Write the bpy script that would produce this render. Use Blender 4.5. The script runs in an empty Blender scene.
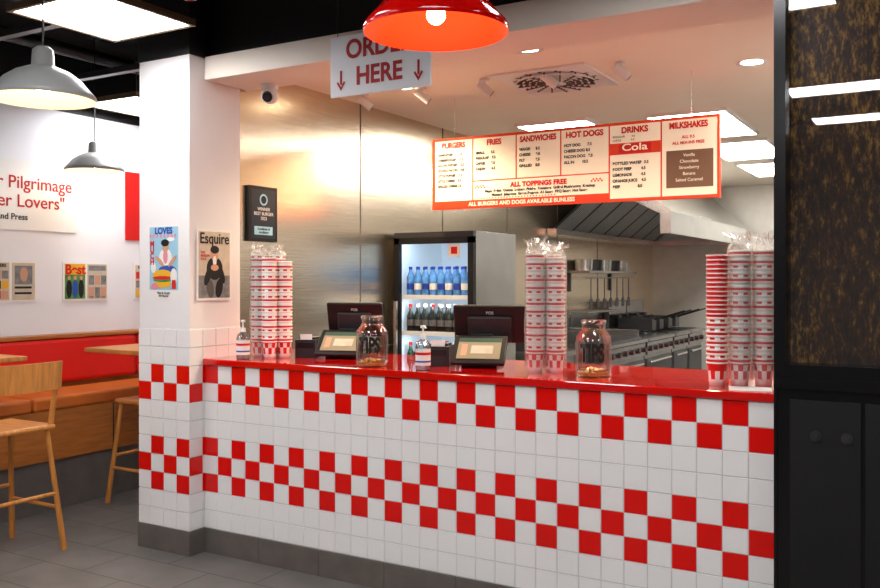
import bpy, math, random
from mathutils import Vector, Matrix, Euler
random.seed(7)
S=bpy.context.scene
COL=S.collection
try:
    S.view_settings.view_transform='Standard'
    S.view_settings.look='None'
except Exception: pass

# ---------------- materials ----------------
def lin(c):
    return tuple(((x/12.92) if x<=.04045 else ((x+.055)/1.055)**2.4) for x in c)
def mat(name,srgb,rough=.5,metal=0,emit=0,ecol=None,coat=0,noise=0,nscale=8,bump=0,stretch=None,spec=None,alpha=1,trans=0,ior=1.45,aniso=0):
    m=bpy.data.materials.new(name); m.use_nodes=True
    nt=m.node_tree; b=nt.nodes['Principled BSDF']
    c=lin(srgb)
    b.inputs['Base Color'].default_value=(*c,1)
    b.inputs['Roughness'].default_value=rough
    b.inputs['Metallic'].default_value=metal
    b.inputs['Coat Weight'].default_value=coat
    b.inputs['IOR'].default_value=ior
    if spec is not None: b.inputs['Specular IOR Level'].default_value=spec
    if trans: b.inputs['Transmission Weight'].default_value=trans
    if alpha<1: b.inputs['Alpha'].default_value=alpha
    if aniso:
        b.inputs['Anisotropic'].default_value=aniso
        tg=nt.nodes.new('ShaderNodeTangent'); tg.direction_type='RADIAL'; tg.axis='Z'
        nt.links.new(tg.outputs[0],b.inputs['Tangent'])
    if emit:
        b.inputs['Emission Color'].default_value=(*lin(ecol or srgb),1)
        b.inputs['Emission Strength'].default_value=emit
    if noise or bump:
        tc=nt.nodes.new('ShaderNodeTexCoord'); mp=nt.nodes.new('ShaderNodeMapping')
        nt.links.new(tc.outputs['Object'],mp.inputs[0])
        if stretch: mp.inputs['Scale'].default_value=stretch
        nz=nt.nodes.new('ShaderNodeTexNoise'); nz.inputs['Scale'].default_value=nscale; nz.inputs['Detail'].default_value=4
        nt.links.new(mp.outputs[0],nz.inputs['Vector'])
        if noise:
            r=nt.nodes.new('ShaderNodeValToRGB')
            r.color_ramp.elements[0].position=.3; r.color_ramp.elements[1].position=.7
            r.color_ramp.elements[0].color=(*[x*(1-noise) for x in c],1)
            r.color_ramp.elements[1].color=(*[min(1,x*(1+noise)) for x in c],1)
            nt.links.new(nz.outputs[0],r.inputs[0]); nt.links.new(r.outputs[0],b.inputs['Base Color'])
        if bump:
            bp=nt.nodes.new('ShaderNodeBump'); bp.inputs['Strength'].default_value=bump; bp.inputs['Distance'].default_value=.01
            nt.links.new(nz.outputs[0],bp.inputs['Height']); nt.links.new(bp.outputs[0],b.inputs['Normal'])
    return m
def glassmat(name,tint,gloss=.12,rough=.02,fr=.8,milk=0):
    m=bpy.data.materials.new(name); m.use_nodes=True; nt=m.node_tree
    for n in list(nt.nodes): nt.nodes.remove(n)
    o=nt.nodes.new('ShaderNodeOutputMaterial'); mx=nt.nodes.new('ShaderNodeMixShader')
    t=nt.nodes.new('ShaderNodeBsdfTransparent'); g=nt.nodes.new('ShaderNodeBsdfGlossy')
    t.inputs[0].default_value=(*tint,1); g.inputs['Roughness'].default_value=rough
    lw=nt.nodes.new('ShaderNodeLayerWeight'); lw.inputs[0].default_value=.35
    ad=nt.nodes.new('ShaderNodeMath'); ad.operation='MULTIPLY_ADD'; ad.inputs[1].default_value=fr; ad.inputs[2].default_value=gloss; ad.use_clamp=True
    nt.links.new(lw.outputs['Fresnel'],ad.inputs[0]); nt.links.new(ad.outputs[0],mx.inputs[0])
    nt.links.new(t.outputs[0],mx.inputs[1]); nt.links.new(g.outputs[0],mx.inputs[2])
    if milk:
        df=nt.nodes.new('ShaderNodeBsdfDiffuse'); df.inputs[0].default_value=(.95,.95,.95,1)
        m2=nt.nodes.new('ShaderNodeMixShader'); m2.inputs[0].default_value=milk
        nt.links.new(mx.outputs[0],m2.inputs[1]); nt.links.new(df.outputs[0],m2.inputs[2]); nt.links.new(m2.outputs[0],o.inputs[0])
    else: nt.links.new(mx.outputs[0],o.inputs[0])
    return m

WALL=mat('wall_paint',(.94,.94,.95),.6,noise=.02,nscale=3)
COLP=mat('column_paint',(.94,.93,.92),.55,noise=.02,nscale=4)
BEAMP=mat('bulkhead_paint',(.95,.90,.84),.55,noise=.02,nscale=3)
CEILK=mat('kitchen_ceiling',(.94,.885,.82),.6,noise=.02,nscale=2)
BLACK=mat('black_paint',(.075,.075,.08),.5,noise=.15,nscale=5)
BLACKG=mat('black_gloss',(.05,.05,.055),.25,noise=.2,nscale=3)
DARKC=mat('dark_ceiling',(.06,.065,.07),.8,noise=.2)
TW=mat('tile_white',(.955,.955,.945),.10,noise=.015,nscale=2)
TR=mat('tile_red',(.90,.055,.03),.10,noise=.05,nscale=2)
GROUT=mat('grout',(.80,.80,.78),.8)
BASE=mat('grey_base_tile',(.40,.375,.35),.5,noise=.12,nscale=9)
REDTOP=mat('red_countertop',(.84,.035,.025),.05,coat=.8,noise=.04,nscale=5)
REDTOP.node_tree.nodes['Principled BSDF'].inputs['Coat Roughness'].default_value=.02
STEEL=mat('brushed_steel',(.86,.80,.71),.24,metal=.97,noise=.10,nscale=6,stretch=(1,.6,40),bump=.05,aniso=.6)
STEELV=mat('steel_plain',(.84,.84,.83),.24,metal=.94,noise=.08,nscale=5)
STOVE=mat('stove_steel',(.60,.60,.595),.25,metal=.92,noise=.10,nscale=5)
STEELD=mat('steel_dark',(.30,.30,.31),.4,metal=.8,noise=.1)
FILT=mat('filter_steel',(.80,.81,.81),.30,metal=.6)
SEAM=mat('seam',(.40,.37,.33),.5,metal=.5)
WOOD=mat('oak_wood',(.80,.53,.25),.4,noise=.22,nscale=6,stretch=(1,8,1))
WOODB=mat('bench_wood',(.70,.42,.18),.4,noise=.2,nscale=5,stretch=(8,1,8))
ORANGE=mat('tan_vinyl',(.80,.42,.14),.45,noise=.06)
REDV=mat('red_vinyl',(.90,.10,.05),.4,noise=.05,nscale=5)
REDG=mat('red_enamel',(.85,.03,.02),.12,coat=.6)
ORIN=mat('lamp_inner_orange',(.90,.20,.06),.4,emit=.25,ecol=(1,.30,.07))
LGREY=mat('grey_enamel',(.56,.56,.55),.35)
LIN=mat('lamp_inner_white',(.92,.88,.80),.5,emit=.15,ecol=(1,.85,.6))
BULB=mat('bulb_glow',(1,.9,.7),.3,emit=16,ecol=(1,.86,.6))
PANEL=mat('light_panel_glow',(1,1,1),.5,emit=21,ecol=(.985,.985,1))
PANELK=mat('kitchen_panel_glow',(1,1,1),.5,emit=23,ecol=(1,.985,.95))
DOWN=mat('downlight_glow',(1,.95,.85),.5,emit=20,ecol=(1,.93,.8))
GOLDF=mat('panel_frame',(.45,.38,.28),.4,metal=.6)
WPL=mat('white_plastic',(.92,.92,.92),.35)
BPL=mat('black_plastic',(.06,.06,.065),.35)
DPL=mat('dark_grey_plastic',(.16,.16,.17),.4)
PAPER=mat('paper_white',(.95,.94,.92),.7)
SIGNW=mat('sign_white',(.97,.97,.98),.5)
REDP=mat('red_print',(.83,.08,.05),.6)
PINKP=mat('print_pink',(.90,.55,.60),.6)
SIGNR=mat('sign_red',(.72,.10,.12),.6)
INK=mat('ink_black',(.06,.05,.05),.7)
GREYINK=mat('ink_grey',(.35,.33,.32),.7)
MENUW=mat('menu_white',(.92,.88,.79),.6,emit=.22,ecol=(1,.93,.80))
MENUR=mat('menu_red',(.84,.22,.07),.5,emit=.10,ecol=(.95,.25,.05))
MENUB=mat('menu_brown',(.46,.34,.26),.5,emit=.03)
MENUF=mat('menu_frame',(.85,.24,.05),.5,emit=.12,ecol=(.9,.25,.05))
COLAR=mat('cola_red',(.82,.05,.03),.5,emit=.04)
CUPW=mat('cup_white',(.95,.93,.90),.5)
CUPR=mat('cup_red',(.84,.10,.07),.45)
FILM=glassmat('plastic_film',(.985,.985,.985),.07,.18,.55,milk=.09)
JAR=glassmat('jar_glass',(.95,.97,.95),.05,.03,.7)
PANE=glassmat('window_glass',(.95,.95,.95),.03,.01,.8)
PANEF=glassmat('fridge_glass',(.97,.98,.98),.01,.01,.15)
CLEARB=glassmat('clear_bottle',(.95,.97,.98),.08,.05)
COIN=mat('coins',(.75,.58,.30),.35,metal=.8,noise=.4,nscale=60)
BLUEB=mat('water_bottle',(.33,.55,.78),.2,noise=.3,nscale=40)
DARKB=mat('dark_bottle',(.10,.12,.10),.2)
GREENB=mat('green_bottle',(.10,.22,.16),.2)
REDB=mat('red_can',(.75,.08,.06),.25)
BCAP=mat('blue_cap',(.10,.25,.65),.4)
FRIN=mat('fridge_interior',(.70,.76,.80),.5,emit=.28,ecol=(.86,.93,1))
SCREEN=mat('screen_image',(.55,.50,.40),.3,emit=.22,ecol=(.75,.68,.52))
SCRG=mat('screen_band',(.25,.35,.30),.3,emit=.12)
LBLUE=mat('poster_blue',(.62,.80,.88),.6)
BLUE=mat('print_blue',(.12,.32,.66),.6)
YEL=mat('print_yellow',(.92,.70,.15),.6)
SKIN=mat('print_skin',(.82,.62,.50),.6)
BEIGE=mat('print_beige',(.80,.75,.66),.6,noise=.1,nscale=20)
GREYP=mat('print_grey',(.5,.5,.5),.6,noise=.3,nscale=30)
GREENP=mat('print_green',(.35,.55,.25),.6,noise=.3,nscale=25)

def brickfloor():
    m=bpy.data.materials.new('grey_floor_tile'); m.use_nodes=True; nt=m.node_tree; b=nt.nodes['Principled BSDF']
    tc=nt.nodes.new('ShaderNodeTexCoord'); br=nt.nodes.new('ShaderNodeTexBrick')
    br.inputs['Scale'].default_value=1; br.inputs['Brick Width'].default_value=.6; br.inputs['Row Height'].default_value=.3
    br.inputs['Mortar Size'].default_value=.004
    br.inputs['Color1'].default_value=(*lin((.45,.43,.41)),1); br.inputs['Color2'].default_value=(*lin((.40,.385,.37)),1)
    br.inputs['Mortar'].default_value=(*lin((.25,.245,.24)),1)
    nt.links.new(tc.outputs['Object'],br.inputs['Vector'])
    nz=nt.nodes.new('ShaderNodeTexNoise'); nz.inputs['Scale'].default_value=5; nz.inputs['Detail'].default_value=6
    nt.links.new(tc.outputs['Object'],nz.inputs['Vector'])
    mx=nt.nodes.new('ShaderNodeMix'); mx.data_type='RGBA'; mx.blend_type='OVERLAY'; mx.inputs[0].default_value=.45
    nt.links.new(br.outputs['Color'],mx.inputs[6]); nt.links.new(nz.outputs[0],mx.inputs[7]); nt.links.new(mx.outputs[2],b.inputs['Base Color'])
    b.inputs['Roughness'].default_value=.42
    return m
FLOOR=brickfloor()
def goldboard():
    m=bpy.data.materials.new('gold_speckled_board'); m.use_nodes=True; nt=m.node_tree; b=nt.nodes['Principled BSDF']
    tc=nt.nodes.new('ShaderNodeTexCoord'); mp=nt.nodes.new('ShaderNodeMapping'); mp.inputs['Scale'].default_value=(1,1,.35)
    nt.links.new(tc.outputs['Object'],mp.inputs[0])
    nz=nt.nodes.new('ShaderNodeTexNoise'); nz.inputs['Scale'].default_value=42; nz.inputs['Detail'].default_value=6; nz.inputs['Roughness'].default_value=.75
    nz2=nt.nodes.new('ShaderNodeTexNoise'); nz2.inputs['Scale'].default_value=4; nz2.inputs['Detail'].default_value=3
    nt.links.new(mp.outputs[0],nz.inputs['Vector']); nt.links.new(mp.outputs[0],nz2.inputs['Vector'])
    ad=nt.nodes.new('ShaderNodeMath'); ad.operation='MULTIPLY_ADD'; ad.inputs[1].default_value=.45
    nt.links.new(nz2.outputs[0],ad.inputs[0]); nt.links.new(nz.outputs[0],ad.inputs[2])
    r=nt.nodes.new('ShaderNodeValToRGB'); e=r.color_ramp.elements
    e[0].position=.60; e[0].color=(*lin((.15,.10,.065)),1); e[1].position=.94; e[1].color=(*lin((.92,.68,.30)),1)
    k=e.new(.75); k.color=(*lin((.34,.21,.10)),1)
    nt.links.new(ad.outputs[0],r.inputs[0]); nt.links.new(r.outputs[0],b.inputs['Base Color'])
    b.inputs['Roughness'].default_value=.5
    return m
GOLD=goldboard()

# ---------------- mesh builder ----------------
class MB:
    def __init__(s): s.v=[];s.f=[];s.m=[];s.sm=[];s.mats=[]
    def mi(s,mt):
        if mt not in s.mats: s.mats.append(mt)
        return s.mats.index(mt)
    def add(s,vs,fs,mt,M=None,smooth=False):
        o=len(s.v)
        for p in vs:
            p=Vector(p)
            if M is not None: p=M@p
            s.v.append(tuple(p))
        for i,f in enumerate(fs):
            s.f.append([o+k for k in f]); s.m.append(s.mi(mt[i] if isinstance(mt,list) else mt)); s.sm.append(smooth)
        return s
    def box(s,x0,x1,y0,y1,z0,z1,mt,M=None):
        vs=[(x0,y0,z0),(x1,y0,z0),(x1,y1,z0),(x0,y1,z0),(x0,y0,z1),(x1,y0,z1),(x1,y1,z1),(x0,y1,z1)]
        fs=[(3,2,1,0),(4,5,6,7),(0,1,5,4),(1,2,6,5),(2,3,7,6),(3,0,4,7)]
        return s.add(vs,fs,mt,M)
    def lathe(s,prof,c,mt,n=24,M=None,smooth=True,jit=None,segm=None):
        vs=[];fs=[];ms=[]
        for j,(r,z) in enumerate(prof):
            for i in range(n):
                a=2*math.pi*i/n
                rr=r+(jit(i,j) if jit else 0)
                vs.append((c[0]+rr*math.cos(a),c[1]+rr*math.sin(a),c[2]+z))
        for j in range(len(prof)-1):
            for i in range(n):
                k=(i+1)%n
                fs.append((j*n+i,j*n+k,(j+1)*n+k,(j+1)*n+i))
                mm=mt[j] if isinstance(mt,list) else mt
                if isinstance(mm,tuple): mm=mm[(i//(segm or 2))%len(mm)]
                ms.append(mm)
        return s.add(vs,fs,ms,M,smooth)
    def cyl(s,p0,p1,r0,r1,mt,n=16,M=None,smooth=True):
        p0=Vector(p0);p1=Vector(p1);d=(p1-p0).normalized()
        u=d.orthogonal().normalized();w=d.cross(u)
        vs=[]
        for p,r in((p0,r0),(p1,r1)):
            for i in range(n):
                a=2*math.pi*i/n; vs.append(tuple(p+u*r*math.cos(a)+w*r*math.sin(a)))
        fs=[(i,(i+1)%n,n+(i+1)%n,n+i) for i in range(n)]
        s.add(vs,fs,mt,M,smooth)
        s.add(vs,[tuple(range(n))[::-1],tuple(range(n,2*n))],mt,M,False)
        return s
    def sphere(s,c,r,mt,n=20,sc=(1,1,1),M=None):
        prof=[(max(1e-5,r*math.sin(math.pi*k/12)),-r*math.cos(math.pi*k/12)) for k in range(13)]
        MM=Matrix.Translation(c)@Matrix.Diagonal((*sc,1))
        if M is not None: MM=M@MM
        return s.lathe(prof,(0,0,0),mt,n,MM)
    def obj(s,name,loc=(0,0,0),rz=0,bevel=0,parent=None,rot=None):
        me=bpy.data.meshes.new(name); me.from_pydata(s.v,[],s.f); 
        for mt in s.mats: me.materials.append(mt)
        for p,mi,sm in zip(me.polygons,s.m,s.sm): p.material_index=mi; p.use_smooth=sm
        me.update()
        o=bpy.data.objects.new(name,me); COL.objects.link(o)
        o.location=loc; o.rotation_euler=rot or (0,0,rz)
        if bevel:
            b=o.modifiers.new('bev','BEVEL'); b.width=bevel; b.segments=2; b.limit_method='ANGLE'; b.angle_limit=math.radians(40)
        if parent: o.parent=parent
        return o
def empty(name,loc=(0,0,0),rz=0):
    e=bpy.data.objects.new(name,None); e.empty_display_size=.1; COL.objects.link(e); e.location=loc; e.rotation_euler=(0,0,rz); return e
def text(name,s,loc,rz,size,mt,parent=None,align='CENTER',ext=.0006,sx=1,rot=None,bold=0,spacing=1,line=1):
    c=bpy.data.curves.new(name,'FONT'); c.body=s; c.size=size; c.extrude=ext; c.align_x=align; c.align_y='CENTER'; c.offset=bold
    c.space_character=spacing; c.space_line=line
    c.materials.append(mt)
    o=bpy.data.objects.new(name,c); COL.objects.link(o); o.location=loc; o.rotation_euler=rot or (math.pi/2,0,rz); o.scale=(sx,1,1)
    if parent: o.parent=parent
    return o
def wallbox(name,x0,x1,y0,y1,z0,z1,mt,bevel=0):
    return MB().box(x0,x1,y0,y1,z0,z1,mt).obj(name,bevel=bevel)

# ---------------- room shell ----------------
wallbox('floor',-5.8,3.1,-3.6,12.1,-.1,0,FLOOR)
wallbox('ceiling',-5.8,3.1,-3.6,12.1,3.25,3.35,DARKC)
wl=MB().box(-5.8,-5.65,-3.5,6.1,0,2.74,WALL).box(-5.8,-5.64,-3.5,6.1,2.74,3.25,BLACK).obj('wall_left')
wallbox('wall_dining_end',-5.65,-3.99,6.0,6.1,0,3.25,WALL)
wallbox('wall_rear',-5.8,3.1,-3.6,-3.5,0,3.25,mat('rear_wall_paint',(.50,.49,.47),.6,noise=.1))
wallbox('wall_right',3.0,3.1,-3.5,4.0,0,3.25,BLACK)
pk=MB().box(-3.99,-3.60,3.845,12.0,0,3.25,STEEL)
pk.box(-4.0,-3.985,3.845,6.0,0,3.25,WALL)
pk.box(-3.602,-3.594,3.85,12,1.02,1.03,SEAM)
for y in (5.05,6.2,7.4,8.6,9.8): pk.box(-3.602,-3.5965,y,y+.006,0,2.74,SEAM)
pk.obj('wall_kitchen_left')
wallbox('wall_kitchen_back',-3.6,.7,12.0,12.1,0,3.25,mat('kitchen_back_panel',(.86,.85,.83),.35,metal=.4,noise=.05))
m=MB().box(.6,.7,3.75,12.0,0,3.25,WALL)
DKS=mat('unseen_dark_blocks',(.42,.39,.36),.4,metal=.5,noise=.2)
for k in range(8): m.box(.30,.6,3.95+k*1.0,4.80+k*1.0,.05,1.55+(.35 if k%3==0 else 0),DKS)  # unseen dark blocks, added so the lower steel wall reflects darker
m.obj('wall_kitchen_right')
wallbox('ceiling_kitchen',-3.6,.6,3.90,12.0,2.74,2.80,CEILK)
bm=MB().box(-3.59,-.60,3.554,3.90,2.614,2.742,BEAMP)
bm.box(-3.59,-.60,3.60,3.90,2.742,3.25,BLACK)
bm.obj('bulkhead_beam',bevel=.003)

# tiles
def tiles(mb,o,u,n,cols,r0,r1,par,up=.1,bands=(8,7,4,3,2),g=.0011):
    o=Vector(o);u=Vector(u);n=Vector(n);z=Vector((0,0,1))
    for c in range(cols):
        for r in range(r0,r1):
            red=(r in bands) and ((c+r+par)%2==0)
            b=o+u*(c*up)+z*(r*up)
            a0=b+u*g+z*g; W=up-2*g; ch=.0018
            j=[random.uniform(-.00025,.00025) for _ in range(4)]
            vs=[a0,a0+u*W,a0+u*W+z*W,a0+z*W]
            vi=[a0+u*ch+z*ch+n*(.004+j[0]),a0+u*(W-ch)+z*ch+n*(.004+j[1]),a0+u*(W-ch)+z*(W-ch)+n*(.004+j[1]+j[2]),a0+u*ch+z*(W-ch)+n*(.004+j[0]+j[2])]
            mb.add([tuple(p) for p in vs+vi],[(4,5,6,7),(0,1,5,4),(1,2,6,5),(2,3,7,6),(3,0,4,7)],TR if red else TW)
ct=empty('service_counter',(-2.09,3.554,0))
cb=MB().box(-1.5,1.5,.004,.10,.0,1.035,GROUT)
cb.box(-1.5,1.5,.10,.70,.12,1.03,DPL)
tiles(cb,(-1.5,.004,.135),(1,0,0),(0,-1,0),30,0,9,0)
cb.obj('counter_body',parent=ct)
bb=MB()
for i in range(8):
    bb.box(-1.5+i*.4+.002*(i>0),min(1.5,-1.5+(i+1)*.4),-.006,.004,0,.133,BASE)
bb.obj('baseboard_tiles',parent=ct,bevel=.002)
MB().box(-1.5,1.5,-.012,.78,1.036,1.07,REDTOP).obj('countertop',parent=ct,bevel=.004)
# column
cm=empty('tiled_column',(-3.79,3.643,0))
c=MB().box(-.195,.195,-.195,.195,0,1.235,GROUT).box(-.196,.196,-.196,.196,1.235,3.25,COLP)
tiles(c,(-.2,-.196,.135),(1,0,0),(0,-1,0),4,0,11,1)
tiles(c,(.196,-.2,.135),(0,1,0),(1,0,0),4,0,11,1)
c.obj('column_body',parent=cm)
MB().box(-.203,.203,-.203,.203,0,.133,BASE).obj('column_baseboard',parent=cm,bevel=.002)
MB().box(-.199,.205,-.205,.199,2.735,3.25,BLACK).obj('column_black_head',parent=cm)

# ---------------- right black facade ----------------
f=MB()
f.box(-.586,3.0,3.50,3.60,0,1.10,BLACKG)
f.box(-.586,3.0,3.485,3.60,1.10,1.14,BLACKG).box(-.586,3.0,3.495,3.60,1.14,1.19,BLACKG)
f.box(-.586,-.545,3.49,3.75,1.15,3.25,BLACKG)
f.box(-.586,-.575,3.49,3.75,0,1.15,BLACKG)
f.box(.60,.66,3.49,3.60,1.15,3.25,BLACKG).box(1.8,1.86,3.49,3.60,1.15,3.25,BLACKG)
f.box(-.53,-.29,3.492,3.5,.08,1.06,BLACK).box(-.275,.5,3.492,3.5,.08,1.06,BLACK)
f.box(-.545,3.0,3.52,3.58,3.1,3.25,BLACKG)
for xk in(-.44,-.335):
    f.cyl((xk,3.492,.93),(xk,3.485,.93),.020,.020,STEELD).cyl((xk,3.485,.93),(xk,3.465,.93),.008,.010,STEELD)
f.obj('black_partition')
wallbox('window_1',-.545,3.0,3.53,3.536,1.19,3.1,PANE)
wallbox('gold_speckled_panel',-.545,3.0,3.62,3.66,1.15,3.25,GOLD)

# ---------------- hanging light panels ----------------
def panel(name,x0,x1,y0,y1,z,glow=PANEL,drop=True):
    e=empty(name,((x0+x1)/2,(y0+y1)/2,z)); a=(x1-x0)/2;b=(y1-y0)/2
    F=GOLDF if drop else WPL
    m=MB().box(-a,a,-b,-b+.02,0,.035,F).box(-a,a,b-.02,b,0,.035,F).box(-a,-a+.02,-b+.02,b-.02,0,.035,F).box(a-.02,a,-b+.02,b-.02,0,.035,F)
    m.box(-a+.02,a-.02,-b+.02,b-.02,.02,.033,WPL)
    if drop:
        for sx in(-1,1):
            for sy in(-1,1): m.cyl((sx*a*.8,sy*b*.8,.03),(sx*a*.8,sy*b*.8,3.25-z),.003,.003,STEELV,6)
    m.obj('frame',parent=e)
    zz=(.006,.012) if drop else (-.001,.006)
    MB().box(-a+.02,a-.02,-b+.02,b-.02,*zz,glow).obj('diffuser',parent=e)
for (x0,x1,y0,y1) in [(-3.89,-3.29,2.57,3.2),(-5.5,-4.9,4.2,4.8),(-1.0,.4,.45,.85),(-1.0,.4,-.8,-.4),(-1.1,-.45,2.6,2.95),
                      (-5.1,-4.5,1.2,1.8),(-3.0,-2.4,-.6,0),(-2.6,-2.0,1.2,1.8),(1.0,1.6,1.9,2.5),(-5.1,-4.5,-1.5,-.9)]:  # panels in this row are added out of view for light and reflections
    panel('ceiling_light_panel',x0,x1,y0,y1,2.78)
for (x0,x1,y0,y1) in [(-2.0,-1.4,6.45,7.65),(-2.0,-1.4,8.0,9.2),(-2.0,-1.4,9.6,10.8),(-3.0,-2.4,6.3,6.9),(-.9,-.3,6.3,7.5),(-.7,-.1,4.4,5.0)]:
    panel('kitchen_light_panel',x0,x1,y0,y1,2.715,PANELK,False)

# ducts & pipes in the black ceiling
d=MB()
d.cyl((-5.6,2.3,3.05),(-4.1,2.3,3.05),.11,.11,STEELD).cyl((-5.4,-2,3.12),(-5.4,5.9,3.12),.04,.04,STEELD).cyl((-4.6,-2,3.15),(-4.6,5.9,3.15),.03,.03,STEELD)
d.box(-5.6,-4.0,4.9,5.2,2.95,3.2,BLACK).box(-4.35,-4.15,0,5.9,3.0,3.2,BLACK)
for y in(1.4,3.0,3.9): d.box(-5.64,-4.0,y,y+.05,2.86,2.90,STEELD)
d.obj('ceiling_duct')

# ---------------- pendants ----------------
def pendant(name,loc,R,outer,inner,k=1,col=(1,.80,.56)):
    e=empty(name,loc)
    h=R*.95
    prof=[(R,0),(R*1.02,.010),(R*.99,.022),(R*.88,h*.24),(R*.74,h*.42),(R*.53,h*.58),(R*.33,h*.67),(R*.22,h*.72),(R*.20,h*1.05),(R*.12,h*1.12),(.006,h*1.14)]
    m=MB().lathe(prof,(0,0,0),outer,40)
    m.cyl((0,0,h*1.1),(0,0,3.25-loc[2]),.004,.004,BPL,8)
    m.cyl((0,0,3.23-loc[2]),(0,0,3.25-loc[2]),.05,.05,BPL,20)
    m.obj('shade',parent=e)
    pin=[(R,0),(R*.97,.008),(R*.86,h*.22),(R*.71,h*.39),(R*.49,h*.53),(.001,h*.57)]
    MB().lathe(pin,(0,0,0),inner,40).obj('shade_inner',parent=e)
    MB().cyl((0,0,h*.36),(0,0,h*.57),.02,.02,WPL).obj('lamp_holder',parent=e)
    MB().sphere((0,0,h*.26),.027,BULB).obj('bulb',parent=e)
    L=bpy.data.lights.new(name+'_light','POINT'); L.energy=k; L.color=col; L.shadow_soft_size=.035
    lo=bpy.data.objects.new('lamp_light',L); COL.objects.link(lo); lo.parent=e; lo.location=(0,0,h*.26-.06)
pendant('red_pendant_lamp',(-1.24,2.10,2.190),.20,REDG,ORIN,3.6,(1,.75,.45))
pendant('grey_pendant_lamp',(-3.15,2.24,2.225),.20,LGREY,LIN,2.6)
pendant('grey_pendant_lamp',(-5.3,4.18,2.28),.20,LGREY,LIN,2.6)

# ---------------- order here sign ----------------
e=empty('order_here_sign',(-2.395,3.52,2.56))
MB().box(-.29,.29,-.006,.006,-.148,.15,SIGNW).cyl((-.25,0,.15),(-.25,.0,.69),.002,.002,STEELV,6).cyl((.25,0,.15),(.25,0,.69),.002,.002,STEELV,6).obj('board',parent=e)
text('order_text','ORDER',(0,-.008,.075),0,.128,SIGNR,e,bold=.0032,sx=.93)
text('here_text','HERE',(0,-.008,-.060),0,.125,SIGNR,e,bold=.0032,sx=.93)
a=MB()
for sx in(-.225,.225):
    a.box(sx-.006,sx+.006,-.008,-.006,-.09,-.02,SIGNR)
    a.add([(sx-.026,-.008,-.08),(sx,-.008,-.12),(sx+.026,-.008,-.08),(sx+.018,-.008,-.072),(sx,-.008,-.100),(sx-.018,-.008,-.072)],[(0,1,4,5),(1,2,3,4)],SIGNR)
a.obj('arrows',parent=e)

# ---------------- menu board ----------------
e=empty('menu_board',(-2.135,5.2,1.985))
W=.965;H=.483
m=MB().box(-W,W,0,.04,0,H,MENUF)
cols=[-.940,-.647,-.327,-.016,.304,.627,.951]
m2=MB()
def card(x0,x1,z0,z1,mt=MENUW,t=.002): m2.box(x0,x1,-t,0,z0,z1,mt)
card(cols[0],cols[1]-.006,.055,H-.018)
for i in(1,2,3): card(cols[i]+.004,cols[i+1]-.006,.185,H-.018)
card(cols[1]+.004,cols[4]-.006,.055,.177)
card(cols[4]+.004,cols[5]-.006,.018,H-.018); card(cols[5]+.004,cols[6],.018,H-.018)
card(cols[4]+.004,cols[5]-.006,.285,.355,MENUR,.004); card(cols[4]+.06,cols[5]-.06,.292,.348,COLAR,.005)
m3=MB(); 
card(cols[5]+.03,cols[6]-.02,.065,.285,MENUB,.004)
card(cols[0],cols[4]-.006,.008,.045,MENUR,.002)
for xx in (cols[1]+.016,cols[4]-.12):
    for k in range(14): card(xx+(k//2)*.011,xx+(k//2)*.011+.011,(.130 if k%2 else .141),(.141 if k%2 else .152),MENUR if (k//2+k)%2 else MENUW,.003)
for k in range(28): card(cols[0]+.31+k*.021,cols[0]+.31+k*.021+.010,.060,.067,MENUR,.003)
m.obj('board',parent=e); m2.obj('cards',parent=e)
for sx in(-.8,.8): m3.cyl((sx,.02,H),(sx,.02,.755),.0015,.0015,STEELV,8)
m3.obj('hangers',parent=e)
heads=['BURGERS','FRIES','SANDWICHES','HOT DOGS','DRINKS','MILKSHAKES']
for i,h in enumerate(heads):
    cx=(cols[i]+cols[i+1])/2-.002
    text('heading',h,(cx,-.0045,H-.052),0,.050,REDP,e,bold=.0022,sx=(.86 if i==0 else .95) if len(h)<9 else .80)
bodies=['HAMBURGER        9.5\nCHEESEBURGER   11.5\nBACON BURGER   12.5\nDOUBLE BACON   14.0\nLITTLE BURGER    7.5\nLITTLE CHEESE    8.5\nGRILLED CHEESE 7.5',
'SMALL       5.5\nREGULAR   7.5\nLARGE       9.5\nCAJUN       6.5','VEGGIE      8.5\nCHEESE      9.0\nBLT            9.5\nGRILLED    8.0','HOT DOG       7.5\nCHEESE DOG 8.5\nBACON DOG   9.5\nALL IN        10.5','','']
for i,b in enumerate(bodies):
    if b: text('menu_items',b,(cols[i]+.022,-.0045,H-.11-(.11 if i==0 else .06)),0,.0245,INK,e,align='LEFT',line=1.45,sx=.95 if i else .83,bold=.0009)
text('menu_items','REGULAR        4.0\nLARGE            5.0',(cols[4]+.022,-.0045,H-.100),0,.018,INK,e,align='LEFT',line=1.2)
text('drink_brand','Cola',(cols[4]+.16,-.0065,.325),0,.06,MENUW,e,bold=.001,sx=1.4)
text('menu_items','BOTTLED WATER  3.5\nROOT BEER         4.5\nLEMONADE         4.5\nORANGE JUICE    4.5\nBEER                 8.0',(cols[4]+.022,-.0045,.16),0,.0245,INK,e,align='LEFT',line=1.45,bold=.0009,sx=.93)
text('menu_items','ALL 9.5\nALL MIX-INS FREE',(cols[5]+.16,-.0045,.345),0,.024,REDP,e,line=1.4,bold=.0006)
text('menu_items','Vanilla\nChocolate\nStrawberry\nBanana\nSalted Caramel',(cols[5]+.165,-.0065,.182),0,.026,MENUW,e,line=1.4)
text('toppings_title','ALL TOPPINGS FREE',(cols[1]+.475,-.0045,.142),0,.042,REDP,e,bold=.0022,spacing=1.05)
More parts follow.
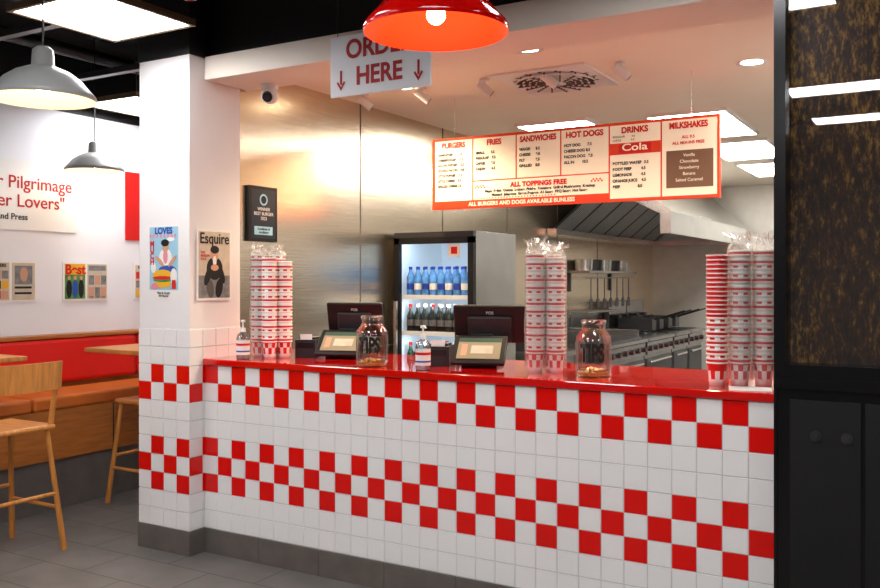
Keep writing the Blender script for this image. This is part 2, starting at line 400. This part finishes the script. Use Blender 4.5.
text('toppings_list','Mayo  Relish  Onions  Lettuce  Pickles  Tomatoes  Grilled Mushrooms  Ketchup\nMustard  Jalapenos  Green Peppers  A1 Sauce  BBQ Sauce  Hot Sauce',(cols[1]+.475,-.0045,.096),0,.0235,INK,e,line=1.1,bold=.0009)
text('bunless_text','ALL BURGERS AND DOGS AVAILABLE BUNLESS',(cols[0]+.64,-.0045,.027),0,.036,MENUW,e,bold=.001)

# ---------------- ceiling fixtures kitchen ----------------
for x,y,en in [(-1.97,4.30,60),(-.99,5.2,60),(-3.05,4.75,140),(-1.0,4.25,60)]:
    e=empty('ceiling_downlight',(x,y,2.74))
    MB().lathe([(.060,0),(.085,-.006),(.088,0)],(0,0,0),WPL,28).lathe([(.060,0),(.060,-.002),(.001,-.004)],(0,0,0),DOWN,28).obj('trim_ring',parent=e)
    L=bpy.data.lights.new('downlight','SPOT'); L.energy=en; L.color=(1,.78,.52); L.spot_size=2.5; L.spot_blend=.7; L.shadow_soft_size=.05
    lo=bpy.data.objects.new('lamp_light',L); COL.objects.link(lo); lo.parent=e; lo.location=(0,0,-.02)
m=MB().box(-.30,.30,-.30,.30,-.012,0,WPL)
for r in (.10,.14,.18,.22): m.lathe([(r,-.012),(r+.022,-.034),(r+.028,-.030),(r+.010,-.012)],(0,0,0),WPL,36)
for k in range(16):
    a=k*math.pi/8; M=Matrix.Rotation(a,4,'Z'); m.box(.10,.26,-.010,.010,-.0128,-.012,BPL,M); m.box(.06,.24,.020,.030,-.0355,-.0122,GREYINK,M)
m.lathe([(.10,-.012),(.09,-.03),(.001,-.034)],(0,0,0),WPL,30)
m.obj('ceiling_air_diffuser',loc=(-2.11,5.02,2.74))
for x in(-3.4,-2.95,-2.5,-2.07,-1.63):
    m=MB().cyl((0,0,0),(0,0,-.012),.03,.03,WPL).cyl((0,0,-.01),(0,0,-.04),.006,.006,WPL,8).cyl((-.03,-.02,-.022),(.035,.03,-.085),.026,.026,WPL).cyl((.035,.03,-.085),(.036,.031,-.086),.022,.022,DPL)
    m.obj('ceiling_spotlight',loc=(x,4.82,2.74))
def cam(name,loc):
    m=MB().cyl((0,0,0),(0,0,-.025),.05,.045,WPL).sphere((0,0,-.060),.050,WPL).cyl((.012,-.030,-.070),(.022,-.046,-.082),.030,.028,BPL).cyl((.022,-.046,-.082),(.023,-.048,-.083),.018,.016,DPL)
    m.obj(name,loc=loc)
cam('security_camera',(-3.36,3.83,2.614))
m=MB().cyl((0,0,0),(0,0,-.36),.012,.012,BPL,10).cyl((0,0,-.36),(.02,-.01,-.44),.05,.045,WPL).cyl((.02,-.01,-.44),(.021,-.0105,-.443),.035,.035,REDB)
m.obj('ceiling_camera',loc=(-3.05,2.92,3.25))  # second camera on a black stem, white head with a red face

# ---------------- posters ----------------
class Pl:
    def __init__(s,name,loc,rz): s.e=empty(name,loc,rz); s.rz=rz
    def q(s,x0,x1,z0,z1,mt,t=.001,n='print_block'): MB().box(x0,x1,-t,0,z0,z1,mt).obj(n,parent=s.e)
    def el(s,cx,cz,rx,rz,mt,t=.002,n='print_shape',k=20,a=0):
        vs=[];
        for i in range(k):
            u=rx*math.cos(2*math.pi*i/k);w=rz*math.sin(2*math.pi*i/k)
            vs.append((cx+u*math.cos(a)-w*math.sin(a),-t,cz+u*math.sin(a)+w*math.cos(a)))
        MB().add(vs,[tuple(range(k))],mt).obj(n,parent=s.e)
    def t(s,txt,x,z,size,mt,t=.003,**k): text('print_text',txt,(x,-t,z),0,size,mt,s.e,**k)
p=Pl('comic_poster',(-3.79,3.4465,1.605),0)
p.q(-.125,.125,-.205,.205,PAPER); p.q(-.112,.112,-.155,.195,LBLUE,.0018)
for i in range(8): p.q(-.112+i*.028,-.098+i*.028,.135,.155,PINKP,.0022)
p.t('LOVES',.0,.172,.048,BLUE,bold=.002,align='CENTER'); p.t('M\nU\nC\nH',-.09,.05,.045,REDP,bold=.0015,line=.75)
p.el(.015,.085,.026,.032,SKIN,.0030); p.el(.012,.106,.032,.020,INK,.0034); p.el(.055,.125,.03,.012,PAPER,.0032)
p.el(.015,.025,.050,.05,PAPER,.0026); p.el(.015,.03,.018,.04,PINKP,.0029)
p.el(-.03,.005,.012,.045,SKIN,.0032,a=.9); p.el(.07,.005,.012,.045,SKIN,.0032,a=-.8)
p.el(.03,-.045,.070,.026,BLUE,.0027); p.el(-.01,-.07,.075,.028,YEL,.0029); p.el(-.01,-.088,.078,.010,REDP,.0031); p.el(-.01,-.10,.072,.012,GREENP,.0030); p.el(-.01,-.122,.07,.022,YEL,.0029)
p.el(.08,-.08,.026,.045,PAPER,.0033); p.q(.065,.095,-.15,-.10,REDP,.0035); p.el(-.08,-.03,.02,.03,PAPER,.003)
p.el(-.07,-.135,.03,.018,PINKP,.0032)
p.t('Plain & Simple\nAll Flavour',-.0,-.180,.018,INK,line=.9)
q=Pl('magazine_cover_poster',(-3.588,3.628,1.59),math.pi/2)
q.q(-.135,.135,-.20,.20,PAPER); q.q(-.12,.12,-.185,.185,BEIGE,.0018)
q.t('Esquire',0,.145,.085,INK,bold=.0012,sx=.9)
q.q(-.12,.12,-.185,-.06,GREYP,.0020)
q.el(.0,.06,.03,.04,SKIN,.003); q.el(0,.085,.034,.022,INK,.0034); q.el(0,-.02,.062,.065,INK,.0027); q.el(-.05,-.06,.022,.06,INK,.0028,a=-.4); q.el(.05,-.05,.022,.06,INK,.0028,a=.4)
q.el(-.035,-.13,.028,.055,GREYINK,.0026,a=.2); q.el(.035,-.13,.028,.055,INK,.0026,a=-.2); q.el(0,-.015,.03,.018,SKIN,.0036); q.el(0,.02,.014,.03,PAPER,.0032)
q.t('THE\nBURGER\nISSUE',-.105,.05,.018,REDP,align='LEFT')
q=Pl('framed_certificate',(-3.5935,4.02,1.90),math.pi/2)
q.q(-.125,.125,-.165,.165,BPL,.018,'frame'); q.q(-.105,.105,-.145,.145,mat('cert_dark',(.13,.17,.22),.3),.0195)
q.el(0,.085,.035,.035,LBLUE,.0205); q.el(0,.085,.024,.024,INK,.0215); q.q(-.08,.08,-.125,-.075,LBLUE,.0205)
q.t('WINNER\nBEST BURGER\n2023',0,.0,.028,PAPER,.022); q.t('Certificate of\nexcellence',0,-.1,.020,INK,.022)
q=Pl('wall_quote_board',(-5.648,3.55,2.10),math.pi/2)
q.q(-.8,.735,-.245,.245,PAPER,.008,'board')
q.t('The Better Pilgrimage',.70,.085,.125,SIGNR,.010,align='RIGHT',bold=.001)
q.t('for Burger Lovers"',.64,-.045,.125,SIGNR,.010,align='RIGHT',bold=.001)
q.t('Food and Press',.34,-.155,.06,INK,.010,align='RIGHT',bold=.0008)
q=Pl('red_wall_panel',(-5.648,5.05,2.09),math.pi/2); q.q(-.31,.31,-.27,.27,REDP,.01)
def art(loc,kind):
    q=Pl('wall_art_print',loc,math.pi/2)
    q.q(-.20,.20,-.145,.145,PAPER,.008)
    if kind==0:
        q.q(-.185,-.01,-.13,.13,GREENP,.009); q.q(-.185,-.01,.05,.13,YEL,.0095); q.t('Best',-.097,.085,.10,REDP,.011,bold=.003)
        for i in range(3): q.el(-.15+i*.052,-.055,.024,.07,INK if i%2==0 else BLUE,.0105); q.el(-.15+i*.052,.025,.013,.016,SKIN,.011)
        q.q(.01,.185,-.13,.13,BEIGE,.009); q.q(.02,.175,.08,.12,GREYP,.0102)
        for i in range(3):
            for j in range(2): q.q(.022+i*.055,.068+i*.055,-.115+j*.09,-.045+j*.09,GREYP if (i+j)%2 else SKIN,.0105)
            q.t('lorem ipsum\nsit amet',.045+i*.055,-.12,.008,INK,.011)
    else:
        q.q(-.185,-.01,-.13,.13,BEIGE,.009); q.t('BURGERS',-.097,.11,.03,INK,.011,bold=.001)
        for i in range(3):
            for j in range(3): q.q(-.178+i*.056,-.13+i*.056,-.12+j*.07,-.065+j*.07,[YEL,GREYP,REDP,INK,SKIN][(i*2+j)%5],.0105)
        q.q(.01,.185,-.13,.13,BEIGE,.009); q.q(.03,.165,-.02,.11,GREYP,.0102); q.el(.1,.05,.03,.05,SKIN,.0105); q.q(.03,.16,-.05,-.035,INK,.0105); q.q(.03,.16,-.09,-.075,INK,.0105)
art((-5.648,3.76,1.495),1); art((-5.648,4.375,1.495),0); art((-5.648,5.02,1.495),1)

# ---------------- bench + furniture ----------------
e=empty('banquette_bench',(-5.35,2.5,0))
MB().box(-.29,.26,-5,3.45,0,.33,BASE).obj('plinth',parent=e)
m=MB().box(-.29,.28,-5,3.45,.33,.655,WOODB)
for k in range(9): m.box(.28,.284,-5+k*.95,-4.992+k*.95,.34,.65,BPL)
m.obj('bench_box',parent=e,bevel=.003)
m=MB()
for k in range(7): m.box(-.14,.29,-5+k*1.207,-5+(k+1)*1.207-.008,.655,.745,ORANGE)
m.obj('seat_cushion',parent=e,bevel=.02)
m=MB()
for k in range(7): m.box(-.285,-.15,-5+k*1.207,-5+(k+1)*1.207-.008,.77,1.09,REDV)
m.obj('back_cushion',parent=e,bevel=.03)
MB().box(-.292,-.15,-5,3.45,1.09,1.115,WOODB).box(-.292,-.20,-5,3.45,.655,.77,WOODB).obj('top_rail',parent=e,bevel=.003)

def table(loc,a,b,px=0,py=0,br=.2):
    e=empty('bar_table',loc)
    MB().box(-a,a,-b,b,1.02,1.05,WOOD).obj('table_top',parent=e,bevel=.006)
    MB().cyl((px,py,.015),(px,py,1.02),.03,.03,BPL,20).lathe([(.001,.022),(.04,.022),(br,.012),(br,0),(.001,0)],(px,py,0),BPL,32).cyl((px,py,1.0),(px,py,1.02),.12,.12,BPL,20).obj('pedestal',parent=e)
table((-5.00,2.88,0),.215,.42,.10,-.18,.10)
table((-4.72,4.5,0),.33,.60,.0,.25,.2)
def leg(m,p0,p1,r0=.017,r1=.013): m.cyl(p0,p1,r0,r1,WOOD,12)
def barchair(loc,rz,back=True):
    e=empty('bar_chair' if back else 'bar_stool',loc,rz)
    m=MB().box(-.20,.20,-.20,.20,.675,.705,WOOD); m.obj('seat',parent=e,bevel=.012)
    m=MB()
    for sx in(-1,1):
        for sy in(-1,1): leg(m,(sx*.235,sy*.225,0),(sx*.165,sy*.165,.68))
    for sy in(-1,1): m.cyl((-.21,sy*.205,.24),(.21,sy*.205,.24),.011,.011,WOOD,10)
    for sx in(-1,1): m.cyl((sx*.205,-.20,.32),(sx*.205,.20,.32),.011,.011,WOOD,10)
    m.obj('legs',parent=e)
    if back:
        m=MB()
        for sy in(-1,1): m.cyl((.175,sy*.18,.69),(.225,sy*.195,1.04),.016,.012,WOOD,12)
        N=12
        vs=[];fs=[]
        for i in range(N+1):
            t=-1+2*i/N; y=t*.215; x=.205+.03*(1-t*t)
            for (dx,z) in((0,.90),(.018,.90),(.030,1.055),(.012,1.055)): vs.append((x+dx,y,z))
        for i in range(N):
            for k in range(4): fs.append((i*4+k,i*4+(k+1)%4,i*4+4+(k+1)%4,i*4+4+k))
        fs+= [(0,1,2,3),(N*4+3,N*4+2,N*4+1,N*4)]
        m.add(vs,fs,WOOD,smooth=False); m.obj('backrest',parent=e)
barchair((-4.52,2.955,0),0,True)
barchair((-4.70,4.22,0),0,False)

# ---------------- cups ----------------
CT=1.07
def cupstack(m,cx,cy,H,solid=False,r=.043,z0=0):
    step=.0185; n=int((H-.10)/step)
    prof=[(.001,z0),(r*.74,z0),(r*.80,z0+.025),(r*.88,z0+.06),(r*.94,z0+.085),(r*1.02,z0+.09),(r*1.02,z0+.096),(r*.95,z0+.0962)]
    ms=[CUPW,CUPW,(CUPR,CUPW),(CUPW,CUPR) if not solid else CUPR,CUPR,CUPW,CUPW]
    z=z0+.0962
    for k in range(n):
        prof+=[(r*.985,z+.010),(r*1.03,z+.0115),(r*1.04,z+.017),(r*.95,z+step)]
        b=CUPR if (solid and k>n*.4 and k%7) else ((CUPR,CUPW) if k%2 else CUPR)
        if not solid and k%3==2: b=CUPW
        ms+=[b,CUPW,CUPW,CUPW] if not(solid and k>n*.4) else [CUPR,CUPR,CUPW,CUPR]
        z+=step
    prof+=[(r*.9,z-.004),(.001,z-.06)]; ms+=[CUPW,CUPW]
    m.lathe(prof,(cx,cy,0),ms,24,segm=2)
    return z
def film(m,cx,cy,z,r=.051,up=.07,seed=1):
    rnd=random.Random(seed)
    js=[[rnd.uniform(-1,1) for i in range(26)] for j in range(11)]
    prof=[(r,.02),(r*1.0,z*.2),(r*1.02,z*.4),(r*.98,z*.6),(r*1.02,z*.8),(r,z*.93),(r*.98,z),(r*.80,z+up*.3),(r*.62,z+up*.55),(r*.72,z+up*.8),(r*1.0,z+up)]
    amp=[.001,.0022,.0022,.0022,.0022,.0025,.004,.010,.010,.014,.020]
    o=len(m.v)
    m.lathe(prof,(cx,cy,0),FILM,26,jit=lambda i,j:js[j][i]*amp[j],smooth=False)
    for i in range(26):   # ragged bag mouth
        k=o+10*26+i; x,y,zz=m.v[k]; m.v[k]=(x,y,zz+rnd.uniform(-.018,.018))
def cups(loc,st):
    e=empty('paper_cup_stack',loc)
    m=MB();f=MB()
    for k,(x,y,H,sol,bag) in enumerate(st):
        z=cupstack(m,x,y,H,sol)
        if bag: film(f,x,y,z,seed=k+int(abs(loc[0])*10),up=bag)
    m.obj('cups',parent=e)
    if f.v: f.obj('plastic_sleeves',parent=e)
cups((-3.32,3.78,CT),[(-.055,-.02,.59,False,.05),(.035,-.035,.57,False,.0),(.082,.035,.55,False,0),(0,.07,.59,False,.05)])
cups((-1.67,3.85,CT),[(-.035,-.04,.58,False,.065),(.055,-.01,.56,False,.055),(0,.075,.58,False,.05)])
cups((-.755,3.78,CT),[(-.095,-.045,.56,True,0),(-.012,.0,.57,False,.065),(.072,.05,.58,False,.065),(-.05,.12,.5,False,0)])

# ---------------- jars ----------------
def jar(loc,rz):
    e=empty('tip_jar',loc,rz)
    R=.080
    prof=[(.001,.004),(R*.9,.003),(R,.015),(R*1.02,.05),(R*1.02,.15),(R*.96,.18),(R*.72,.205),(R*.66,.215),(R*.66,.238),(R*.72,.242),(R*.72,.252),(R*.66,.255),(R*.63,.25),(R*.62,.215)]
    MB().lathe(prof,(0,0,0),JAR,36).obj('jar_body',parent=e)
    m=MB(); rnd=random.Random(3)
    m.cyl((0,0,.006),(0,0,.020),R*.9,R*.92,COIN,24)
    for k in range(46):
        a=rnd.uniform(0,6.28);r=rnd.uniform(0,R*.72);z=rnd.uniform(.022,.032)
        m.cyl((r*math.cos(a),r*math.sin(a),z),(r*math.cos(a)+.001,r*math.sin(a)+rnd.uniform(-.001,.001),z+.002),.011,.011,COIN,12)
    m.obj('coins',parent=e)
    t=text('tmp','TIPS',(0,0,0),0,.085,INK,None,bold=.0035,ext=.0003,rot=(0,0,0))
    bpy.context.view_layer.update()
    me=bpy.data.meshes.new_from_object(t.evaluated_get(bpy.context.evaluated_depsgraph_get()))
    for v in me.vertices:
        a=v.co.x*.72/(R*1.03); rr=R*1.03+v.co.z
        h=v.co.y*1.25
        v.co=Vector((rr*math.sin(a),-rr*math.cos(a),.105+h))
    bpy.data.objects.remove(t)
    o=bpy.data.objects.new('tips_lettering',me); COL.objects.link(o); o.parent=e
jar((-2.55,3.68,CT),math.radians(25)); jar((-1.41,3.79,CT),math.radians(16))

# ---------------- sanitizers ----------------
GEL=mat('gel',(.85,.92,.94),.1,alpha=.35)
def sani(loc,rz):
    e=empty('hand_sanitizer_bottle',loc,rz)
    MB().lathe([(.001,0),(.033,0),(.036,.006),(.036,.115),(.030,.135),(.014,.148),(.014,.155)],(0,0,0),CLEARB,28).obj('bottle',parent=e)
    MB().lathe([(.001,.003),(.030,.003),(.033,.01),(.033,.10),(.001,.10)],(0,0,0),GEL,24).obj('gel_fill',parent=e)
    MB().lathe([(.0368,.025),(.0368,.105)],(0,0,0),PAPER,28).lathe([(.0372,.075),(.0372,.088)],(0,0,0),REDP,28).lathe([(.0372,.040),(.0372,.048)],(0,0,0),BLUE,28).obj('label',parent=e)
    m=MB().cyl((0,0,.150),(0,0,.172),.016,.014,WPL).cyl((0,0,.172),(0,0,.205),.005,.005,WPL,10).cyl((0,0,.203),(0,0,.216),.013,.012,WPL).cyl((0,0,.211),(.012,-.04,.207),.006,.004,WPL,10)
    m.obj('pump',parent=e)
sani((-3.38,3.635,CT),.6); sani((-2.21,3.62,CT),.6)

# ---------------- POS terminals ----------------
def pos(loc,rz,w=.36):
    e=empty('pos_terminal',loc,rz)
    M=Matrix.Translation((0,-.06,.085))@Matrix.Rotation(math.radians(-48),4,'X')
    MB().box(-.135,.135,-.010,.012,-.095,.095,BPL,M).obj('customer_tablet',parent=e,bevel=.006)
    s=MB().box(-.108,.108,-.0125,-.0105,-.068,.072,SCREEN,M).box(-.108,.108,-.0135,-.0127,.045,.072,SCRG,M).box(-.04,.07,-.0140,-.0127,-.035,.02,BEIGE,M).box(-.09,-.06,-.0140,-.0127,-.05,.03,SKIN,M)
    s.obj('tablet_screen',parent=e)
    b=MB().box(-.09,.09,-.08,.16,0,.022,BPL).box(-.05,.05,.03,.09,.02,.16,BPL)
    b.obj('stand_base',parent=e,bevel=.004)
    M=Matrix.Translation((.03,.10,.205))@Matrix.Rotation(math.radians(14),4,'X')
    w2=w/2
    m=MB().box(-w2,w2,-.012,.014,-.095,.105,BPL,M).box(-w2*.6,w2*.6,-.035,-.010,-.085,.05,DPL,M)
    m.obj('staff_monitor',parent=e,bevel=.008)
    text('monitor_logo','POS',(.03,.073,.265),0,.022,WPL,e,rot=(math.pi/2+.24,0,0))
    m=MB().box(-.275,-.155,-.06,.10,0,.10,DPL).box(-.265,-.165,-.064,-.058,.055,.085,BPL).box(-.262,-.168,-.03,.07,.10,.112,BPL).box(-.25,-.18,-.045,-.043,.095,.13,PAPER)
    m.obj('receipt_printer',parent=e,bevel=.006)
pos((-2.955,4.0,CT),math.radians(18),.33); pos((-2.06,3.94,CT),math.radians(18),.38)
MB().box(-.08,.08,-.06,.06,0,.003,PAPER).obj('paper_napkins',loc=(-.70,3.64,CT+.0005),rz=.2)

# ---------------- fridge ----------------
e=empty('drinks_fridge',(-3.22,5.405,0))
w=.33;D=.68;Hf=1.85
m=MB().box(-w,-w+.03,.04,D,.1,Hf,STEELV).box(w-.03,w,.04,D,.1,Hf,STEELV).box(-w,w,D-.03,D,.1,Hf,STEELV).box(-w,w,.04,D,Hf-.05,Hf,DPL).box(-w,w,.04,D,0,.16,DPL)
m.box(-w,w,0,.04,Hf-.04,Hf,DPL).box(-w,w,0,.04,0,.16,DPL).box(w-.001,w+.002,.04,D,.1,Hf,STEELV)
m.obj('cabinet',parent=e,bevel=.004)
MB().box(-w+.03,w-.03,D-.04,D-.03,.16,Hf-.05,FRIN).box(-w+.03,-w+.033,.05,D-.04,.16,Hf-.05,FRIN).box(w-.033,w-.03,.05,D-.04,.16,Hf-.05,FRIN).obj('liner',parent=e)
m=MB().box(-w,-w+.045,0,.038,.16,Hf-.04,BPL).box(w-.045,w,0,.038,.16,Hf-.04,BPL).box(-w,w,0,.038,Hf-.085,Hf-.04,BPL).box(-w,w,0,.038,.16,.21,BPL)
m.box(-w+.015,-w+.04,-.03,-.012,.9,1.35,STEELV).box(-w+.02,-w+.035,-.012,0,.92,.94,STEELV).box(-w+.02,-w+.035,-.012,0,1.31,1.33,STEELV)
m.obj('door_frame',parent=e)
MB().box(-w+.045,w-.045,.015,.02,.21,Hf-.085,PANEF).obj('door_glass',parent=e)
m=MB();bt=MB()
for si,z in enumerate((.30,.58,.84,1.12,1.385)):
    m.box(-w+.03,w-.03,.06,D-.04,z-.012,z,STEELV); m.box(-w+.03,w-.03,.052,.06,z-.02,z+.012,WPL)
    for row in range(3):
        for i in range(8):
            x=-w+.085+i*.0655; y=.095+row*.10
            if si==4 : mt=BLUEB; prof=[(.001,0),(.027,0),(.029,.01),(.029,.14),(.012,.185),(.012,.21),(.001,.21)]
            elif si>=2: mt=[DARKB,DARKB,GREENB,DARKB,DARKB,DARKB,DARKB,DARKB][(i+si)%8]; prof=[(.001,0),(.027,0),(.029,.01),(.029,.12),(.012,.16),(.012,.20),(.001,.20)]
            else: mt=[REDB,DARKB,REDB,CUPW,GREENB,GREENB,REDB,REDB][i]; prof=[(.001,0),(.028,0),(.031,.008),(.031,.12),(.026,.13),(.001,.13)]
            bt.lathe(prof,(x,y,z),mt,12)
            if si>=2: bt.lathe([(.0300,.05),(.0300,.095)],(x,y,z),(CUPW if i%2 else BCAP) if si==4 else GREYINK,12); bt.cyl((x,y,z+prof[-1][1]-.012),(x,y,z+prof[-1][1]+.008),.014,.014,BCAP if si==4 else (REDB if i%3==0 else CUPW),10)
m.obj('shelves',parent=e); bt.obj('bottles',parent=e)
MB().box(.12,.22,.012,.0145,1.67,1.76,PAPER).box(.145,.195,.0105,.012,1.69,1.74,REDP).obj('sticker_label',parent=e)
for zz,en in ((1.78,2.6),(1.36,2),(1.09,2)):
    L=bpy.data.lights.new('fridge_light','AREA'); L.energy=en; L.shape='RECTANGLE'; L.size=.5; L.size_y=.03; L.color=(.85,.93,1)
    lo=bpy.data.objects.new('fridge_lamp',L); COL.objects.link(lo); lo.parent=e; lo.location=(0,.058,zz); lo.rotation_euler=(math.radians(35),0,0)

# ---------------- kitchen line ----------------
def unit(name,y0,y1,kind):
    e=empty(name,(-3.57,y0,0)); L_=y1-y0
    m=MB().box(.02,.85,0,L_,.12,.88,STOVE).box(0,.90,0,L_,.88,.91,STOVE)
    m.box(.85,.875,.02,L_-.02,.74,.87,STOVE).box(.85,.865,.04,L_-.04,.20,.70,STEELD).box(.865,.89,.10,L_-.10,.655,.675,STEELV)
    for ly in(.05,L_-.05):
        for lx in(.08,.78): m.cyl((lx,ly,0),(lx,ly,.12),.02,.02,STEELD,10)
    n=max(2,int(L_/.17))
    for i in range(n):
        yy=(i+.5)*L_/n; m.cyl((.875,yy,.805),(.905,yy,.805),.030,.026,BPL,14); m.cyl((.905,yy,.805),(.908,yy,.805),.010,.010,REDB,8)
    if kind=='griddle':
        m.box(.05,.84,.03,L_-.03,.91,.93,STEELD).box(0,.05,0,L_,.91,1.12,STOVE).box(.05,.8,0,.02,.91,1.04,STOVE).box(.05,.8,L_-.02,L_,.91,1.0,STOVE)
    if kind=='range':
        for i in range(2):
            for j in range(2):
                cx=.25+i*.36;cy=L_*(.27+j*.46)
                m.lathe([(.06,.915),(.05,.93),(.001,.93)],(cx,cy,0),BPL,18)
                for k in range(4):
                    a=k*math.pi/4; M=Matrix.Translation((cx,cy,0))@Matrix.Rotation(a,4,'Z'); m.box(-.15,.15,-.006,.006,.935,.95,BPL,M)
        m.box(0,.05,0,L_,.91,1.15,STOVE).box(0,.25,0,L_,1.15,1.17,STOVE)
    if kind=='fryer':
        m.box(0,.12,0,L_,.91,1.25,STOVE)
        m.box(.14,.80,.04,L_-.04,.91,.915,BPL)
        for j in(.27,.73):
            cy=L_*j
            for k in range(9):
                m.box(.2+k*.05,.203+k*.05,cy-.08,cy+.08,.93,1.06,STEELD)
            for k in range(5): m.box(.2,.6,cy-.08+k*.04,cy-.077+k*.04,.93,1.06 if k in(0,4) else .935,STEELD)
            m.cyl((.6,cy,1.05),(.95,cy,1.16),.008,.008,BPL,8)
            m.box(.12,.2,cy-.05,cy+.05,1.06,1.10,STEELD)
    m.obj('body',parent=e,bevel=.003)
unit('flat_top_griddle',7.6,8.75,'griddle'); unit('gas_range',8.78,9.75,'range'); unit('deep_fryer',9.78,10.4,'fryer'); unit('deep_fryer',10.43,11.1,'fryer')
m=MB().box(0,.28,0,1.6,0,.025,STOVE).box(0,.02,.1,.14,-.2,0,STEELD).box(0,.02,1.4,1.44,-.2,0,STEELD).cyl((.24,0,-.05),(.24,1.6,-.05),.008,.008,STEELV,8)
for k in range(7):
    y=.15+k*.21; m.cyl((.24,y,-.05),(.24,y,-.28),.006,.006,STEELD,8).box(.235,.245,y-.035,y+.035,-.38,-.28,STEELD)
for k in range(5): m.cyl((.14,.2+k*.3,.025),(.14,.2+k*.3,.15),.09,.10,STEELD if k%2 else STEELV,18)
m.obj('utensil_shelf',loc=(-3.598,8.8,1.58))
# hood
e=empty('extractor_hood',(-3.59,8.3,0))
LH=3.5; X1=1.27
m=MB()
def cheek(y0,y1,pts):
    n=len(pts)
    vs=[(x,y0,z) for x,z in pts]+[(x,y1,z) for x,z in pts]
    fs=[tuple(range(n)),tuple(range(2*n-1,n-1,-1))]+[(i,i+n,(i+1)%n+n,(i+1)%n) for i in range(n)]
    m.add(vs,fs,STEELV)
cheek(0,.012,[(0,2.42),(.62,2.42),(X1-.10,2.14),(X1-.10,1.95),(X1,1.95),(X1,2.16),(.75,2.69),(0,2.69)])
cheek(LH-.012,LH,[(0,1.97),(X1,1.97),(X1,2.16),(.75,2.69),(0,2.69)])
m.add([(.75,.012,2.69),(X1,.012,2.16),(X1,LH-.012,2.16),(.75,LH-.012,2.69)],[(0,1,2,3)],STEELV)
m.box(X1-.012,X1,.012,LH-.012,1.95,2.16,STEELV)
m.box(0,.75,.012,LH-.012,2.68,2.69,STEELV)
m.obj('canopy',parent=e)
m=MB()
nf=7; fw=(LH-.1)/nf
for k in range(nf):
    y0=.05+k*fw
    for b in range(9):
        yy=y0+.03+b*(fw-.06)/9
        m.add([(.07,yy,2.03),(.63,yy,2.50),(.63,yy+.030,2.50),(.07,yy+.030,2.03)],[(0,1,2,3)],FILT)
    m.add([(.05,y0,2.03),(.61,y0,2.53),(.61,y0+fw-.01,2.53),(.05,y0+fw-.01,2.03)],[(0,1,2,3)],STEELD)
m.box(.0,.10,.02,LH-.02,1.97,2.03,STEELV)
m.obj('grease_filters',parent=e)
m=MB().box(0,.75,0,.55,.86,.90,STOVE).box(.05,.7,.05,.5,0,.86,STOVE).box(.1,.5,.08,.42,.90,1.0,STEELD)
m.obj('steel_prep_table',loc=(-3.55,6.7,0),bevel=.004)
# cabinet on right with red sign
e=empty('kitchen_cabinet',(-.42,5.1,0))
MB().box(-.40,.40,0,.6,0,1.62,WPL).box(-.38,-.005,-.015,0,.05,1.58,WPL).box(.005,.38,-.015,0,.05,1.58,WPL).obj('carcass',parent=e,bevel=.004)
MB().box(-.39,-.05,-.018,-.015,1.26,1.5,REDP).obj('red_notice',parent=e)
text('notice_text','MILK',(-.22,-.020,1.32),0,.09,WPL,e,bold=.001)

# ---------------- world ----------------
w=bpy.data.worlds.new('World'); S.world=w; w.use_nodes=True
w.node_tree.nodes['Background'].inputs[0].default_value=(.9,.92,1,1); w.node_tree.nodes['Background'].inputs[1].default_value=.3
# ---------------- camera ----------------
cd=bpy.data.cameras.new('camera'); cd.lens=36; cd.sensor_width=36; cd.shift_y=-14/880; cd.clip_start=.05
co=bpy.data.objects.new('camera',cd); COL.objects.link(co); co.location=(0,0,1.505); co.rotation_euler=(math.pi/2,0,math.radians(30.3)); S.camera=co
